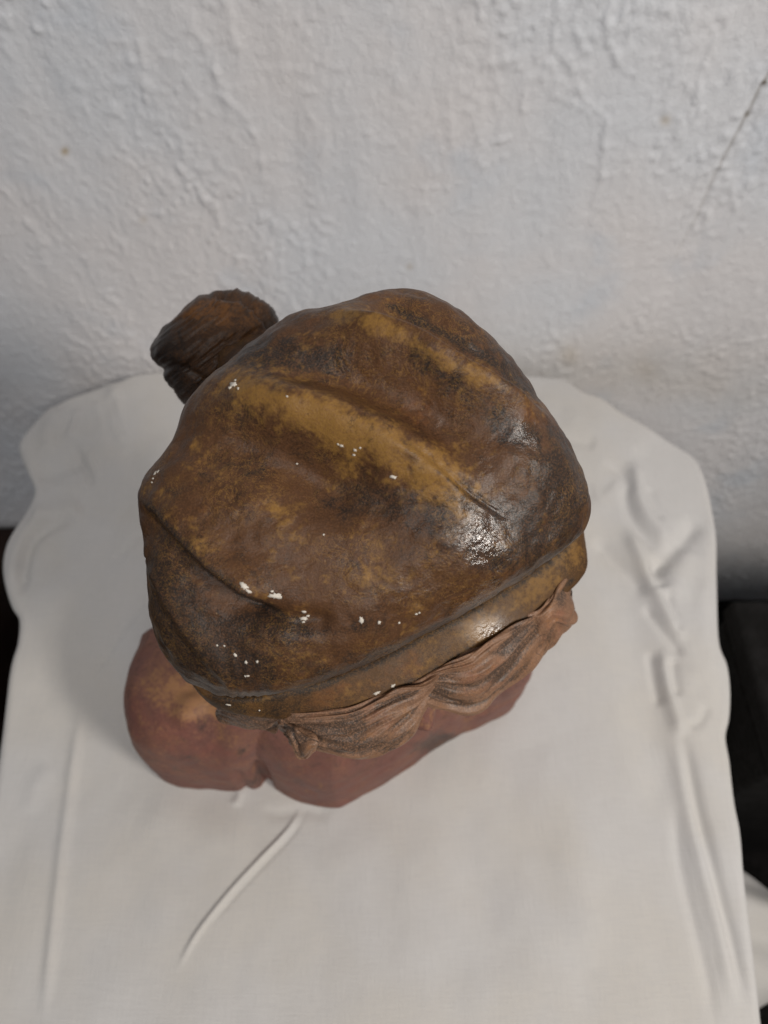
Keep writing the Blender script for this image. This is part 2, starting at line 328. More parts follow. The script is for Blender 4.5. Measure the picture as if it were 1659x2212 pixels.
# ------------------------------------------------------------------ tablecloth
def build_cloth():
    out = [(350, 806), (250, 828), (150, 862), (85, 905), (45, 950), (42, 980), (60, 1022), (73, 1060), (58, 1100), (20, 1160), (6, 1210), (9, 1260), (24, 1310), (40, 1340), (36, 1390), (20, 1450),
           (2, 1600), (-25, 1800), (-45, 2000), (-60, 2200), (-65, 2330), (-20, 2430), (600, 2460), (1200, 2460), (1600, 2430), (1655, 2330), (1641, 2203), (1626, 2076), (1614, 1982), (1603, 1888), (1596, 1798),
           (1586, 1738), (1577, 1645), (1569, 1592), (1577, 1551), (1580, 1495), (1573, 1438), (1554, 1390), (1549, 1300), (1548, 1200), (1543, 1130), (1533, 1070), (1520, 1025), (1497, 988), (1450, 957), (1400, 927), (1340, 893),
           (1300, 864), (1262, 850), (1222, 823), (1190, 815), (1000, 806), (700, 800)]
    R = 0.008
    o3 = closed_curve(at_z(np.array(out, float), -0.006), 1100)[:, :2]
    tg = np.roll(o3, -1, 0)-np.roll(o3, 1, 0); tg /= np.linalg.norm(tg, axis=1)[:, None]
    c = np.array([-0.02, 0.20])
    nrm = np.stack([-tg[:, 1], tg[:, 0]], -1); nrm *= np.sign(np.sum(nrm*(o3-c), 1))[:, None]
    k = np.ones(41)/41
    nrm = np.stack([np.convolve(np.concatenate([nrm[-20:, i], nrm[:, i], nrm[:20, i]]), k, 'valid') for i in (0, 1)], -1)
    nrm /= np.linalg.norm(nrm, axis=1)[:, None]
    rows = []
    inn = o3 - nrm*R
    vs = np.linspace(0.02, 1, 250)
    for v in vs: rows.append(np.concatenate([c+(inn-c)*v, np.zeros((len(o3), 1))], 1))
    for a in np.linspace(0, math.pi/2, 10)[1:]:
        rows.append(np.concatenate([inn+nrm*R*math.sin(a), np.full((len(o3), 1), -R*(1-math.cos(a)))], 1))
    # hanging skirt with folds; at the front right it is thrown out over something low
    u = np.linspace(0, 2*np.pi, len(o3), endpoint=False)
    ang = np.stack([np.cos(u)*3, np.sin(u)*3, 0*u], -1)
    wav = vnoise(ang, 2.6, 3)*.5 + .5*vnoise(ang, 5.0, 4)
    hump = np.exp(-((o3[:, 1]-0.055)/0.075)**2)*(o3[:, 0] > 0.1)
    back = sstep(0.30, 0.42, o3[:, 1])
    for dz in np.linspace(0.01, 0.50, 50):
        off = (0.018*wav+0.008)*sstep(0, .25, dz)*(1-0.6*back) + hump*0.26*sstep(0.13, 0.36, dz+.02*wav)
        zz = -R-dz
        rows.append(np.concatenate([o3+nrm*off[:, None], np.full((len(o3), 1), zz)], 1))
    P = np.stack(rows)
    px = project(P); top = np.zeros(P.shape[:2]); top[:len(vs)+9] = 1
    top *= sstep(0.0, 0.12, np.arange(len(P))/len(vs))[:, None]
    h = 0.0022*fbm(P, 7, 4, 70) + 0.0006*vnoise(P*np.array([1, .4, 1]), 45, 71)
    # creases: (polyline, width, height, one-sided step)
    ridge = [
        ([(248, 820), (246, 860), (252, 910), (264, 965)], 13, .0045), ([(180, 1500), (160, 1640), (142, 1780), (128, 1920), (112, 2060), (92, 2230)], 13, .0030),
        ([(186, 1480), (240, 1400), (290, 1330), (325, 1295)], 7, -.0016), ([(240, 1215), (290, 1165), (330, 1140)], 9, -.0014),
        ([(655, 1735), (625, 1790), (560, 1860), (500, 1925), (440, 2000), (408, 2050), (380, 2105)], 5.5, .0030),
        ([(668, 1740), (638, 1797), (573, 1868), (511, 1934), (451, 2008)], 5, -.0008),
        ([(510, 1700), (520, 1715), (505, 1745)], 10, .002),
        ([(560, 1745), (600, 1760), (660, 1752), (720, 1765)], 14, -.0014),
        ([(1290, 1004), (1320, 1008), (1345, 1022), (1357, 1046), (1353, 1077), (1366, 1117), (1389, 1154), (1423, 1187), (1450, 1205)], 10, -.0042),
        ([(1366, 985), (1372, 1020), (1375, 1061), (1391, 1109), (1424, 1149), (1455, 1182)], 12, .0052), ([(1400, 1050), (1412, 1095), (1432, 1130)], 9, -.0018),
        ([(1512, 1118), (1490, 1148), (1470, 1174), (1447, 1198), (1420, 1228), (1412, 1258)], 15, -.0060), ([(1425, 1205), (1418, 1240), (1426, 1280)], 13, -.0040),
        ([(1350, 1130), (1368, 1175), (1388, 1224), (1407, 1271), (1434, 1324), (1461, 1364), (1480, 1395)], 11, .0056),
        ([(1280, 1160), (1306, 1184), (1339, 1217), (1373, 1254), (1398, 1293)], 12, -.0038), ([(1388, 1305), (1410, 1335), (1428, 1360), (1455, 1396), (1475, 1425)], 7.5, -.0036),
        ([(1432, 1280), (1447, 1320), (1470, 1372)], 8, -.0034), ([(1424, 1395), (1430, 1420), (1440, 1478), (1452, 1530), (1474, 1600)], 11, .0052),
        ([(1404, 1400), (1409, 1430), (1418, 1480), (1430, 1530)], 9, -.0034), ([(1450, 1420), (1454, 1462), (1464, 1510)], 9, -.0034),
        ([(1490, 1180), (1470, 1240), (1450, 1300)], 22, .0030), ([(1520, 1240), (1505, 1330), (1500, 1420), (1508, 1500)], 22, .0024), ([(1240, 1040), (1290, 1040), (1320, 1060)], 16, -.0018),
        ([(1465, 1560), (1485, 1650), (1505, 1750), (1530, 1850), (1560, 1960), (1590, 2080), (1612, 2180)], 10, -.0046),
        ([(1450, 1560), (1468, 1660), (1488, 1760), (1510, 1860), (1538, 1970), (1566, 2090), (1588, 2200)], 13, .0034),
        ([(1455, 1720), (1470, 1860), (1500, 2000), (1530, 2130), (1545, 2230)], 10, -.0020),
        ([(1530, 1520), (1510, 1560), (1480, 1570)], 9, -.0022),
        ([(1190, 1340), (1150, 1400), (1110, 1450)], 16, -.0016), ([(1200, 950), (1290, 960)], 10, -.0022), ([(1210, 1060), (1250, 1075), (1290, 1060)], 14, -.0022),
        ([(60, 1022), (120, 1010), (190, 985)], 18, -.0060), ([(60, 1100), (110, 1110), (180, 1090)], 24, .0050),
        ([(240, 850), (244, 875), (252, 907), (265, 950)], 8, -.0030), ([(160, 960), (172, 990), (186, 1018), (200, 1050)], 8, -.0034), ([(146, 985), (160, 1010), (172, 1040)], 8, -.0020), ([(188, 975), (200, 1005), (212, 1035)], 8, .0026),
        ([(120, 870), (100, 930), (110, 980)], 16, .0040), ([(168, 878), (158, 915), (150, 950)], 8, .0026), ([(150, 900), (142, 940)], 7, -.0018), ([(205, 860), (215, 900), (222, 940)], 8, .0016),
        ([(42, 1290), (45, 1257), (54, 1197), (70, 1160), (100, 1136), (135, 1122), (170, 1118)], 12, -.0065), ([(24, 1270), (30, 1210), (46, 1165), (75, 1125), (120, 1100)], 13, .0045), ([(70, 1260), (80, 1200), (110, 1165)], 20, .0022),
        ([(270, 960), (290, 1020), (310, 1060)], 18, -.0022),
        ([(60, 1760), (75, 1700), (110, 1650)], 20, .0014)]
    ridge = [(pl, wd*(1.3 if pl[0][0] > 1180 else 1.15 if pl[0][1] < 1330 else 1.0), a*(1.15 if pl[0][1] < 1330 else 1.0)) for pl, wd, a in ridge]
    ridge += [([(1330, 960), (1400, 1080), (1440, 1250), (1470, 1420), (1510, 1600), (1550, 1800), (1585, 2000)], 60, .0050), ([(1260, 1080), (1340, 1260), (1390, 1440), (1420, 1620), (1440, 1800)], 45, -.0030),
              ([(1535, 1100), (1525, 1250), (1530, 1400), (1545, 1560)], 26, .0035), ([(1200, 900), (1300, 930), (1400, 990)], 34, .0030),
              ([(100, 900), (170, 940), (250, 960)], 30, .0050), ([(70, 1000), (140, 1060), (240, 1090), (310, 1110)], 34, -.0040), ([(60, 1340), (110, 1290), (200, 1270), (300, 1290)], 45, .0035),
              ([(300, 1740), (420, 1790), (560, 1800)], 60, .0025), ([(900, 1700), (1000, 1800), (1050, 1950), (1080, 2150)], 70, -.0022), ([(1150, 1600), (1230, 1800), (1280, 2100)], 60, .0022)]
    pt = px[:len(vs)+9]
    for pl, wd, a in ridge:
        p = smooth_poly(pl, 50)
        x0, y0 = p.min(0)-4*wd; x1, y1 = p.max(0)+4*wd
        m = (pt[..., 0] > x0) & (pt[..., 0] < x1) & (pt[..., 1] > y0) & (pt[..., 1] < y1)
        if not m.any(): continue
        d, sg, t = poly_dist(pt[m], p)
        hh = np.zeros(pt.shape[:2]); hh[m] = .85*a*np.exp(-(d/wd)**2)*sstep(0, .2, t)*sstep(1, .8, t)
        h[:len(vs)+9] += hh
    # ironed crease step on the left
    P[..., 2] += h*top
    # a little curvature along the skirt
    nu = len(o3)
    F = grid_faces(nu, len(P), True)
    o = mesh_obj('tablecloth', P, F[:, ::-1], M_cloth)
    tag(o, 'creased white cotton cloth draped over the small table under the bust', 'tablecloth')
    return o
build_cloth()

# ------------------------------------------------------------------ the bust
BC = np.array([-0.03, 0.19])
bust = empty('bust', (BC[0], BC[1], 0.0))
tag(bust, 'old painted plaster bust in a floppy brown cap, chipped white in places, on white cloth', 'bust')

# --- cap: a puffed crown, modelled about its centre
CD = 0.3027
CPX = np.array([800.0, 1075.0]); CC = at_d(CPX, CD)
E3 = (CAMP-CC)/np.linalg.norm(CAMP-CC); E1 = np.cross(UP, E3); E1 /= np.linalg.norm(E1); E2 = np.cross(E3, E1)
cap_out = np.array([(605, 692), (640, 673), (690, 663), (735, 655), (790, 633), (850, 622), (905, 626), (960, 648), (1010, 680), (1060, 724), (1100, 765), (1135, 810), (1168, 862), (1205, 912), (1240, 970), (1265, 1030), (1277, 1080), (1272, 1128),
    (1252, 1164), (1180, 1218), (1100, 1270), (1000, 1328), (900, 1380), (800, 1432), (700, 1474), (600, 1502), (500, 1507), (432, 1489), (389, 1459), (359, 1422), (342, 1395), (326, 1349), (316, 1298), (316, 1240), (309, 1170), (299, 1110), (300, 1052), (322, 1008), (355, 972), (378, 935), (392, 890),
    (405, 863), (440, 825), (490, 780), (545, 736)], float)
def polar(pts, c):
    d = pts-c; a = np.arctan2(-d[:, 1], d[:, 0]); r = np.hypot(d[:, 0], d[:, 1]); return a, r
ao, ro = polar(closed_curve(cap_out, 1500), CPX); o_ = np.argsort(ao); ao, ro = ao[o_], ro[o_]
def rho_px(a): return np.interp(a, np.concatenate([ao-2*np.pi, ao, ao+2*np.pi]), np.tile(ro, 3))
NA, NS = 720, 420
al = np.linspace(-np.pi, np.pi, NA, endpoint=False); ss = np.concatenate([np.linspace(1e-6, .05, 30)[:-1]**1.0, np.linspace(0.05, np.pi-0.05, NS-29)])
AL, SS = np.meshgrid(al, ss)
DEP = 0.074
def feat(pl, n=50): return smooth_poly(pl, n)
RA = feat([(470, 815), (545, 820), (650, 850), (750, 885), (840, 925), (930, 975), (1015, 1042), (1095, 1115)])
RB = feat([(690, 672), (780, 690), (870, 718), (950, 765), (1030, 812), (1100, 852), (1165, 893), (1215, 950)])
RC = feat([(296, 1060), (350, 1110), (400, 1165), (450, 1215), (505, 1258), (560, 1290), (640, 1325)])
RD = feat([(312, 1215), (350, 1290), (400, 1365), (460, 1440), (520, 1490)])
GV = feat([(815, 925), (870, 955), (920, 985), (965, 1022), (1010, 1062), (1060, 1095), (1120, 1135)])
VAB = feat([(560, 790), (660, 790), (800, 830), (930, 890), (1040, 960), (1120, 1040)])
VAC = feat([(400, 930), (480, 960), (580, 985), (690, 1040), (780, 1070), (900, 1110)])
B3 = feat([(800, 640), (900, 665), (1000, 720), (1080, 790), (1130, 845)])
HOL = feat([(560, 1320), (620, 1340), (690, 1345)])
def tfade(t, a, b): return sstep(0, a, t)*sstep(1, 1-b, t) if b > 0 else sstep(0, a, t)
def cap_h(px):
    h = np.zeros(px.shape[:-1])
    d, s, t = poly_dist(px, RA); h += .0085*np.exp(-(d/np.where(s > 0, 88, 30))**2)*sstep(1.0, .55, t)*(.45+.55*sstep(0, .16, t))
    d, s, t = poly_dist(px, RB); h += .0062*np.exp(-(d/np.where(s > 0, 46, 26))**2)*sstep(1.0, .6, t)*sstep(-.03, .25, t)
    # behind ridge B the cloth drops to the rear lobe
    d, s, t = poly_dist(px, RC); h += .0048*np.exp(-(d/np.where(s > 0, 22, 55))**2)*sstep(1.0, .7, t)*sstep(.02, .28, t)
    h += -.0085*(s > 0)*sstep(0, 34, d)*np.exp(-(d/120)**2)*sstep(1, .72, t)*(.35+.65*sstep(0, .25, t))
    d, s, t = poly_dist(px, RD); h += .0030*np.exp(-(d/24)**2)*sstep(0, .1, t)*sstep(1, .8, t)
    h += -.0030*(s > 0)*sstep(0, 22, d)*np.exp(-(d/60)**2)*sstep(1, .8, t)
    d, s, t = poly_dist(px, GV); h += -.0030*np.exp(-(d/7)**2)*sstep(0, .3, t)*sstep(1, .6, t)
    h += -.0030*(s < 0)*sstep(0, 14, d)*np.exp(-(d/70)**2)*sstep(0, .2, t)*sstep(1, .6, t)
    d, s, t = poly_dist(px, VAB); h += -.0066*np.exp(-(d/60)**2)*sstep(1, .6, t)
    d, s, t = poly_dist(px, VAC); h += -.0075*np.exp(-(d/70)**2)*sstep(1, .6, t)
    d, s, t = poly_dist(px, HOL); h += -.0035*np.exp(-(d/26)**2)
    h += .0025*np.exp(-((px[..., 0]-1105)/95)**2-((px[..., 1]-1215)/70)**2)
    dx = px[..., 0]-1045; dy = px[..., 1]-1180; h += -.20*dx*.0002*np.exp(-(dx/100)**2-(dy/120)**2)
    # gathered pleats running into the band at the left front
    gx, gy = px[..., 0], px[..., 1]
    a = np.arctan2(1640-gy, gx-560); rr = np.hypot(gx-560, gy-1640)
    h += .0009*np.sin(a*38+2*np.sin(a*7))*np.exp(-((rr-150)/70)**2)*np.exp(-((gx-470)/110)**2)
    return h
rho_s = np.array([np.mean(rho_px(a+np.linspace(-.5, .5, 41))) for a in al])[None, :]*0.95
def cap_back(px):
    # behind ridge B the cloth drops away to the rear lobe
    d, s, t = poly_dist(px, RB)
    return -.016*(s < 0)*sstep(0, 20, d)*np.exp(-(np.maximum(d-30, 0)/90)**2)*sstep(.03, .30, t)*sstep(1.0, .72, t)
def cap_surface(scale):
    k = np.sin(SS)**3; rp = (rho_s*(1-k)+rho_px(AL)*scale[None, :]*k); r = rp/FPX*CD
    lat = np.where(SS < np.pi/2, np.sin(SS)**0.60, np.sin(SS)**1.0)
    dep = np.where(SS < np.pi/2, np.sign(np.cos(SS))*np.abs(np.cos(SS))**0.60*DEP, np.cos(SS)*0.070)
    P = CC + (r*lat*np.cos(AL))[..., None]*E1 + (r*lat*np.sin(AL))[..., None]*E2 + dep[..., None]*E3
    return P
def normals(P):
    du = np.roll(P, -1, 1)-np.roll(P, 1, 1); dv = np.gradient(P, axis=0)
    n = np.cross(du, dv); n /= (np.linalg.norm(n, axis=-1)[..., None]+1e-12)
    s = np.sign(np.sum(n*(P-CC), -1)); return n*s[..., None]
scale = np.ones(NA)*0.95
for it in range(5):
    P0 = cap_surface(scale); px0 = project(P0)
    front = sstep(np.pi*.60, np.pi*.46, SS)*(1-.55*sstep(.60, .95, np.hypot(px0[..., 0]-CPX[0], px0[..., 1]-CPX[1])/rho_px(AL))*sstep(780, 620, px0[..., 0]))
    hh = cap_h(px0)*front
    hh += front*0+ 0.0009*fbm(P0, 38, 3, 11)
    wob = 0.0005*fbm(P0, 140, 2, 23)
    P1 = P0 + normals(P0)*(hh+wob)[..., None] + E3*(cap_back(px0)*(SS < np.pi*.5))[..., None]
    q = project(P1); d = q-CPX; a = np.arctan2(-d[..., 1], d[..., 0]); r = np.hypot(d[..., 0], d[..., 1])
    bins = ((a+np.pi)/(2*np.pi)*180).astype(int) % 180; mx = np.zeros(180); np.maximum.at(mx, bins.ravel(), r.ravel())
    bc = -np.pi+(np.arange(180)+.5)/180*2*np.pi; rat = rho_px(bc)/mx
    rat = np.convolve(np.pad(rat, 3, mode='wrap'), np.array([1, 2, 3, 4, 3, 2, 1])/16, 'valid'); rat = np.interp(al, np.concatenate([bc-2*np.pi, bc, bc+2*np.pi]), np.tile(rat, 3)); scale = scale*rat
pxc = project(P1)
def near(pl, wd, lo=0.0, hi=0.0):
    d, s, t = poly_dist(pxc, feat(pl, 24), wd*3); k = np.exp(-(d/wd)**2)
    return k
def blob(lst, px=None):
    px = pxc if px is None else px
    o = 0
    for (x, y, rx, ry, k) in lst: o = o + k*np.exp(-((px[..., 0]-x)/rx)**2-((px[..., 1]-y)/ry)**2)
    return o
och = 0.85*near([(510, 838), (600, 872), (700, 918), (780, 955), (850, 992), (930, 1035), (1000, 1075)], 58) + .55*near([(560, 860), (680, 890), (780, 930), (860, 950), (930, 990)], 30)
och += 0.75*near([(730, 676), (800, 694), (870, 722), (950, 769), (1030, 816)], 26) + .45*near([(1030, 812), (1100, 852), (1165, 893)], 20)
och += 0.42*near([(330, 1060), (400, 1140), (480, 1210), (560, 1265)], 34) + blob([(600, 1100, 60, 110, .22), (870, 1290, 90, 55, .32), (640, 1160, 40, 100, .24), (770, 1240, 130, 30, .2), (930, 1010, 70, 40, .2), (700, 680, 60, 14, .25), (420, 980, 60, 60, .12)])
drk = 0.9*near([(850, 950), (905, 978), (965, 1022), (1030, 1072), (1120, 1125)], 9) + .35*near([(930, 1010), (1030, 1080), (1130, 1140)], 40)  # dark mask paints shade into creases, valleys and faces turned away
drk += 0.75*near([(560, 770), (640, 775), (700, 770)], 42) + .6*near([(900, 765), (980, 830), (1060, 890), (1110, 940)], 34)
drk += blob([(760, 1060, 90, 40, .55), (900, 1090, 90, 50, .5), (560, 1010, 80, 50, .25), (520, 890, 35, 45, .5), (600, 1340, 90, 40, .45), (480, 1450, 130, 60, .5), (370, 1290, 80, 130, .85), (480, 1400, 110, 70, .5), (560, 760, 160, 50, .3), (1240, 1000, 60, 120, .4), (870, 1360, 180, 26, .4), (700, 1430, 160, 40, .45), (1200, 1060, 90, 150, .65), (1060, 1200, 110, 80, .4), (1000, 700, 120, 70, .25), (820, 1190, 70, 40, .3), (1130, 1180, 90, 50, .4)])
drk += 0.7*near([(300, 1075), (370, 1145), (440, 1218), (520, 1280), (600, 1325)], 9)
drk += 0.9*near([(840, 660), (900, 692), (1000, 742), (1080, 792), (1165, 858)], 9) + blob([(1080, 760, 60, 60, .35), (1120, 810, 40, 50, .4)])  # shade behind the rear fold painted as a dark line and patches
drk += 0.8*near([(432, 1487), (500, 1505), (600, 1500), (700, 1472), (800, 1430), (900, 1378), (1000, 1326), (1100, 1268), (1180, 1216), (1250, 1162)], 9)  # shadow seam along the hem painted dark
red = blob([(900, 850, 170, 90, .45), (420, 1000, 70, 80, .35), (1150, 900, 50, 50, .4), (700, 1330, 120, 40, .35), (850, 640, 90, 20, .3), (560, 1180, 150, 90, .25)])
crk = blob([(1045, 1185, 56, 95, 1.0), (1190, 1180, 60, 50, .15), (970, 1300, 110, 45, .4), (1140, 940, 40, 40, .55), (1230, 1030, 50, 80, .12)])
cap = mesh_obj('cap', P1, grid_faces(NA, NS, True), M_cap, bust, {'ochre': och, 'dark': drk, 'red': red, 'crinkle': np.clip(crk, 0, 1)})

# --- bare plaster where paint has flaked off the cap
rng = np.random.default_rng(4)
NF = normals(P1)
def chips(lst, P, N, px, parent, seed):
    flat = px.reshape(-1, 2); Pf = P.reshape(-1, 3); Nf = N.reshape(-1, 3)
    fac = np.sum(Nf*(CAMP-Pf), 1) > 0; flat, Pf, Nf = flat[fac], Pf[fac], Nf[fac]
    for (x, y, rx, ry, rot) in lst:
        dd = np.hypot(flat[:, 0]-x, flat[:, 1]-y); i = int(np.argmin(dd)); c, n = Pf[i], Nf[i]
        loc = dd < 30; Pl, Nl = Pf[loc], Nf[loc]
        u = np.cross(n, UP); u /= np.linalg.norm(u); v = np.cross(n, u)
        if np.dot(u, RT) < 0: u = -u
        if np.dot(v, UP) > 0: v = -v
        m = 17; cs, sn = math.cos(rot), math.sin(rot); mm = CD*0.93/FPX; rimt, rimb = [], []
        for k in range(m):
            th = 2*math.pi*k/m; rr = rng.uniform(.5, 1.2)
            a, b = rx*rr*math.cos(th)*mm, ry*rr*math.sin(th)*mm
            q = c + u*(a*cs-b*sn) + v*(a*sn+b*cs)
            j = int(np.argmin(np.sum((Pl-q)**2, 1))); q = q + Nl[j]*np.dot(Pl[j]-q, Nl[j])
            rimt.append(q+Nl[j]*.00020); rimb.append(q-Nl[j]*.0004)
        V = np.array([c+n*.00025]+rimt+rimb); F = []
        for k in range(m):
            k2 = (k+1) % m
            F += [(0, 1+k, 1+k2), (1+k, 1+m+k, 1+m+k2), (1+k, 1+m+k2, 1+k2)]
        mesh_obj('paint_chip', V, np.array(F), M_chip, parent, smooth=False)
chips([(505, 830, 9, 5, .3), (497, 838, 4, 3, 0), (515, 838, 4, 2, .8), (508, 822, 3, 2, 0), (335, 1024, 5, 3, -1.0), (330, 1034, 3, 2, 0), (328, 1042, 3, 1.5, 0), (341, 1018, 4, 1.5, -.7),
       (526, 1268, 9, 5, .7), (538, 1277, 6, 3, .6), (594, 1287, 12, 6, .1), (603, 1284, 4, 3, 0), (588, 1277, 3, 2, 0), (657, 1321, 4, 3.5, 0), (657, 1336, 8, 4, -.1), (664, 1331, 3, 2.5, 0), (654, 1344, 3, 2, 0),
       (781, 1340, 4, 7, -.2), (820, 1345, 3.5, 3.5, 0), (862, 1345, 2.5, 2.5, 0), (899, 1326, 3, 2.5, 0), (905, 1324, 2, 2, 0), (736, 960, 4, 3, .3), (729, 958, 2, 2, 0), (768, 975, 3, 3, 0), (765, 983, 3, 2, 0), (779, 969, 2, 2, 0),
       (850, 1031, 7, 3.5, .25), (508, 1416, 4, 3, .6), (531, 1430, 3, 4, 0), (557, 1430, 3, 3, 0), (536, 1461, 3, 2, 0), (530, 1460, 2, 2, 0), (640, 1000, 2, 2, 0), (470, 1395, 2, 2, 0), (484, 1395, 2, 2, 0), (620, 855, 2, 2, 0), (700, 1155, 2, 2, 0)], P1, NF, pxc, cap, 1)

# --- band of the cap
up_e = smooth_poly([(392, 1390), (412, 1440), (438, 1478), (475, 1497), (530, 1502), (600, 1490), (700, 1464), (800, 1424), (900, 1372), (1000, 1319), (1100, 1261), (1180, 1208), (1226, 1168), (1243, 1140), (1240, 1100), (1215, 1050)], 220)
lo_e = smooth_poly([(402, 1410), (425, 1465), (455, 1504), (490, 1526), (550, 1540), (640, 1546), (750, 1538), (850, 1506), (950, 1452), (1040, 1402), (1110, 1362), (1190, 1302), (1230, 1264), (1251, 1228), (1250, 1170), (1225, 1100)], 220)
ZB = 0.262
def ring_band():
    U3 = at_z(up_e, ZB+0.010); L3 = at_z(lo_e, ZB-0.002)
    mid = (U3+L3)/2; wv = (U3-L3); hw = np.linalg.norm(wv, axis=1)/2
    tg = np.gradient(mid, axis=0); tg /= np.linalg.norm(tg, axis=1)[:, None]
    wv = wv/np.linalg.norm(wv, axis=1)[:, None]; wv -= tg*np.sum(wv*tg, 1)[:, None]; wv /= np.linalg.norm(wv, axis=1)[:, None]
    nn = np.cross(tg, wv); nn *= np.sign(np.sum(nn*(mid-np.array([-.01, .19, .22])), 1))[:, None]
    rows = []; m = 40
    for k in range(m):
        th = 2*math.pi*k/m; c, s_ = math.cos(th), math.sin(th)
        c2 = np.sign(c)*abs(c)**.5; s2 = np.sign(s_)*abs(s_)**.5
        rows.append(mid + wv*(hw*1.0*c2)[:, None] + nn*(0.0036*s2 - 0.0006))
    P = np.stack(rows, 0)          # rows: around section, cols: along
    P = np.concatenate([P, P[:1]], 0)
    px = project(P)
    P = P + 0.00018*fbm(P, 120, 3, 31)[..., None]*nn[None]
    # seam shade under the cap edge, painted dark on the band
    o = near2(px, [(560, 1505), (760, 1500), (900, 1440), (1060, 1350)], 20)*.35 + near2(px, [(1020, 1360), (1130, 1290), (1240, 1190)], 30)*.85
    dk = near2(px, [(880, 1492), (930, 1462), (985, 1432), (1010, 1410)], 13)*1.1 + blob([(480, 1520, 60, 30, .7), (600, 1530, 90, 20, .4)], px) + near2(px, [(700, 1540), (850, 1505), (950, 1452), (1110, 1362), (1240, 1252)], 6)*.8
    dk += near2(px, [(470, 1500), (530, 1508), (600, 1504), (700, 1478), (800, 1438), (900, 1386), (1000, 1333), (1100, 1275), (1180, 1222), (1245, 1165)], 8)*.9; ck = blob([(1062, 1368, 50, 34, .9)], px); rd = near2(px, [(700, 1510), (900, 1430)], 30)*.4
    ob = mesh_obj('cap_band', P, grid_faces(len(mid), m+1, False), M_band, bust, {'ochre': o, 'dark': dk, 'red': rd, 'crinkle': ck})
    NB = np.broadcast_to(nn[None], P.shape)
    chips([(800, 1500, 9, 4, -.3), (812, 1495, 9, 4, -.3), (846, 1474, 7, 4, -.3), (848, 1482, 6, 4, -.3), (856, 1470, 3, 2, 0), (493, 1523, 6, 2.5, .4), (560, 1535, 2, 2, 0)], P, NB, px, ob, 2)
    return ob
def near2(px, pl, wd):
    d, s, t = poly_dist(px, feat(pl, 24), wd*3); return np.exp(-(d/wd)**2)
ring_band()

# --- pompom at the tip of the cap
def pompom():
    out = closed_curve(np.array([(625, 720), (605, 686), (588, 663), (560, 643), (520, 630), (490, 629), (455, 640), (420, 648), (395, 665), (375, 690), (350, 715), (335, 745), (331, 775), (340, 795), (352, 810), (360, 830), (380, 855), (400, 880), (450, 890), (520, 850), (590, 790)], float), 600)
    c = np.array([478., 760.]); D = 0.372; C0 = at_d(c, D)
    e3 = (CAMP-C0)/np.linalg.norm(CAMP-C0); e1 = np.cross(UP, e3); e1 /= np.linalg.norm(e1); e2 = np.cross(e3, e1)
    a, r = polar(out, c); i = np.argsort(a); a, r = a[i], r[i]
    A = np.linspace(-np.pi, np.pi, 300, endpoint=False); Sx = np.linspace(0.01, np.pi-0.01, 160); AA, S2 = np.meshgrid(A, Sx)
    rr = np.interp(AA, np.concatenate([a-2*np.pi, a, a+2*np.pi]), np.tile(r, 3))/FPX*D*.965
    lat = np.sin(S2)**.9
    P = C0 + (rr*lat*np.cos(AA))[..., None]*e1 + (rr*lat*np.sin(AA))[..., None]*e2 + (np.cos(S2)*.030)[..., None]*e3
    n = (P-C0)/np.linalg.norm(P-C0, axis=-1)[..., None]
    px = project(P)
    # combed strands running across the tuft from lower left to upper right
    v = (px[..., 0]-478)*.62+(px[..., 1]-760)*.78; uu = (px[..., 0]-478)*.78-(px[..., 1]-760)*.62
    st = np.stack([v*.085, uu*.012, 0*v], -1)
    h = .0006*vnoise(st, 1.0, 8)+.0006*vnoise(st, 2.3, 9)+.0008*fbm(P, 55, 2, 77)
    d, s, t = poly_dist(px, feat([(478, 642), (530, 650), (580, 700), (600, 760)])); h += -.0022*np.exp(-(d/8)**2)+.001*np.exp(-((d-14)/10)**2)
    d, s, t = poly_dist(px, feat([(340, 800), (385, 790), (440, 820)])); h += -.0015*np.exp(-(d/8)**2)
    P = P + n*h[..., None]
    och = blob([(455, 668, 80, 24, .85), (500, 690, 60, 30, .4), (420, 690, 30, 20, .2)], px); dk = blob([(360, 790, 50, 70, .8), (600, 700, 30, 60, .7), (350, 730, 20, 40, .6), (430, 840, 60, 30, .4)], px)  # golden top highlight and shaded lower left painted into the colour
    mesh_obj('pompom', P, grid_faces(300, 160, True), M_pom, bust, {'ochre': och, 'dark': dk, 'red': blob([(470, 720, 70, 50, .3)], px), 'crinkle': 0*dk})
    # tail of the cap that carries it
    T0 = CC + E1*(-.035)+E2*.045-E3*.03; T1 = C0 + (T0-C0)*.25
    ax = T1-T0; L = np.linalg.norm(ax); ax /= L; b1 = np.cross(ax, [0, 0, 1]); b1 /= np.linalg.norm(b1); b2 = np.cross(ax, b1)
    th = np.linspace(0, 2*np.pi, 48, endpoint=False); k = np.linspace(0, 1, 20)
    R = .030-.014*sstep(0, 1, k)
    Pt = T0 + ax*(k*L)[:, None, None] + (R[:, None]*(1+.06*np.sin(5*th)))[..., None]*(np.cos(th)[None, :, None]*b1+np.sin(th)[None, :, None]*b2)
    z = np.zeros(Pt.shape[:2]); mesh_obj('cap_tail', Pt, grid_faces(48, 20, True), M_cap, bust, {'ochre': z, 'dark': z+.5, 'red': z, 'crinkle': z})
pompom()

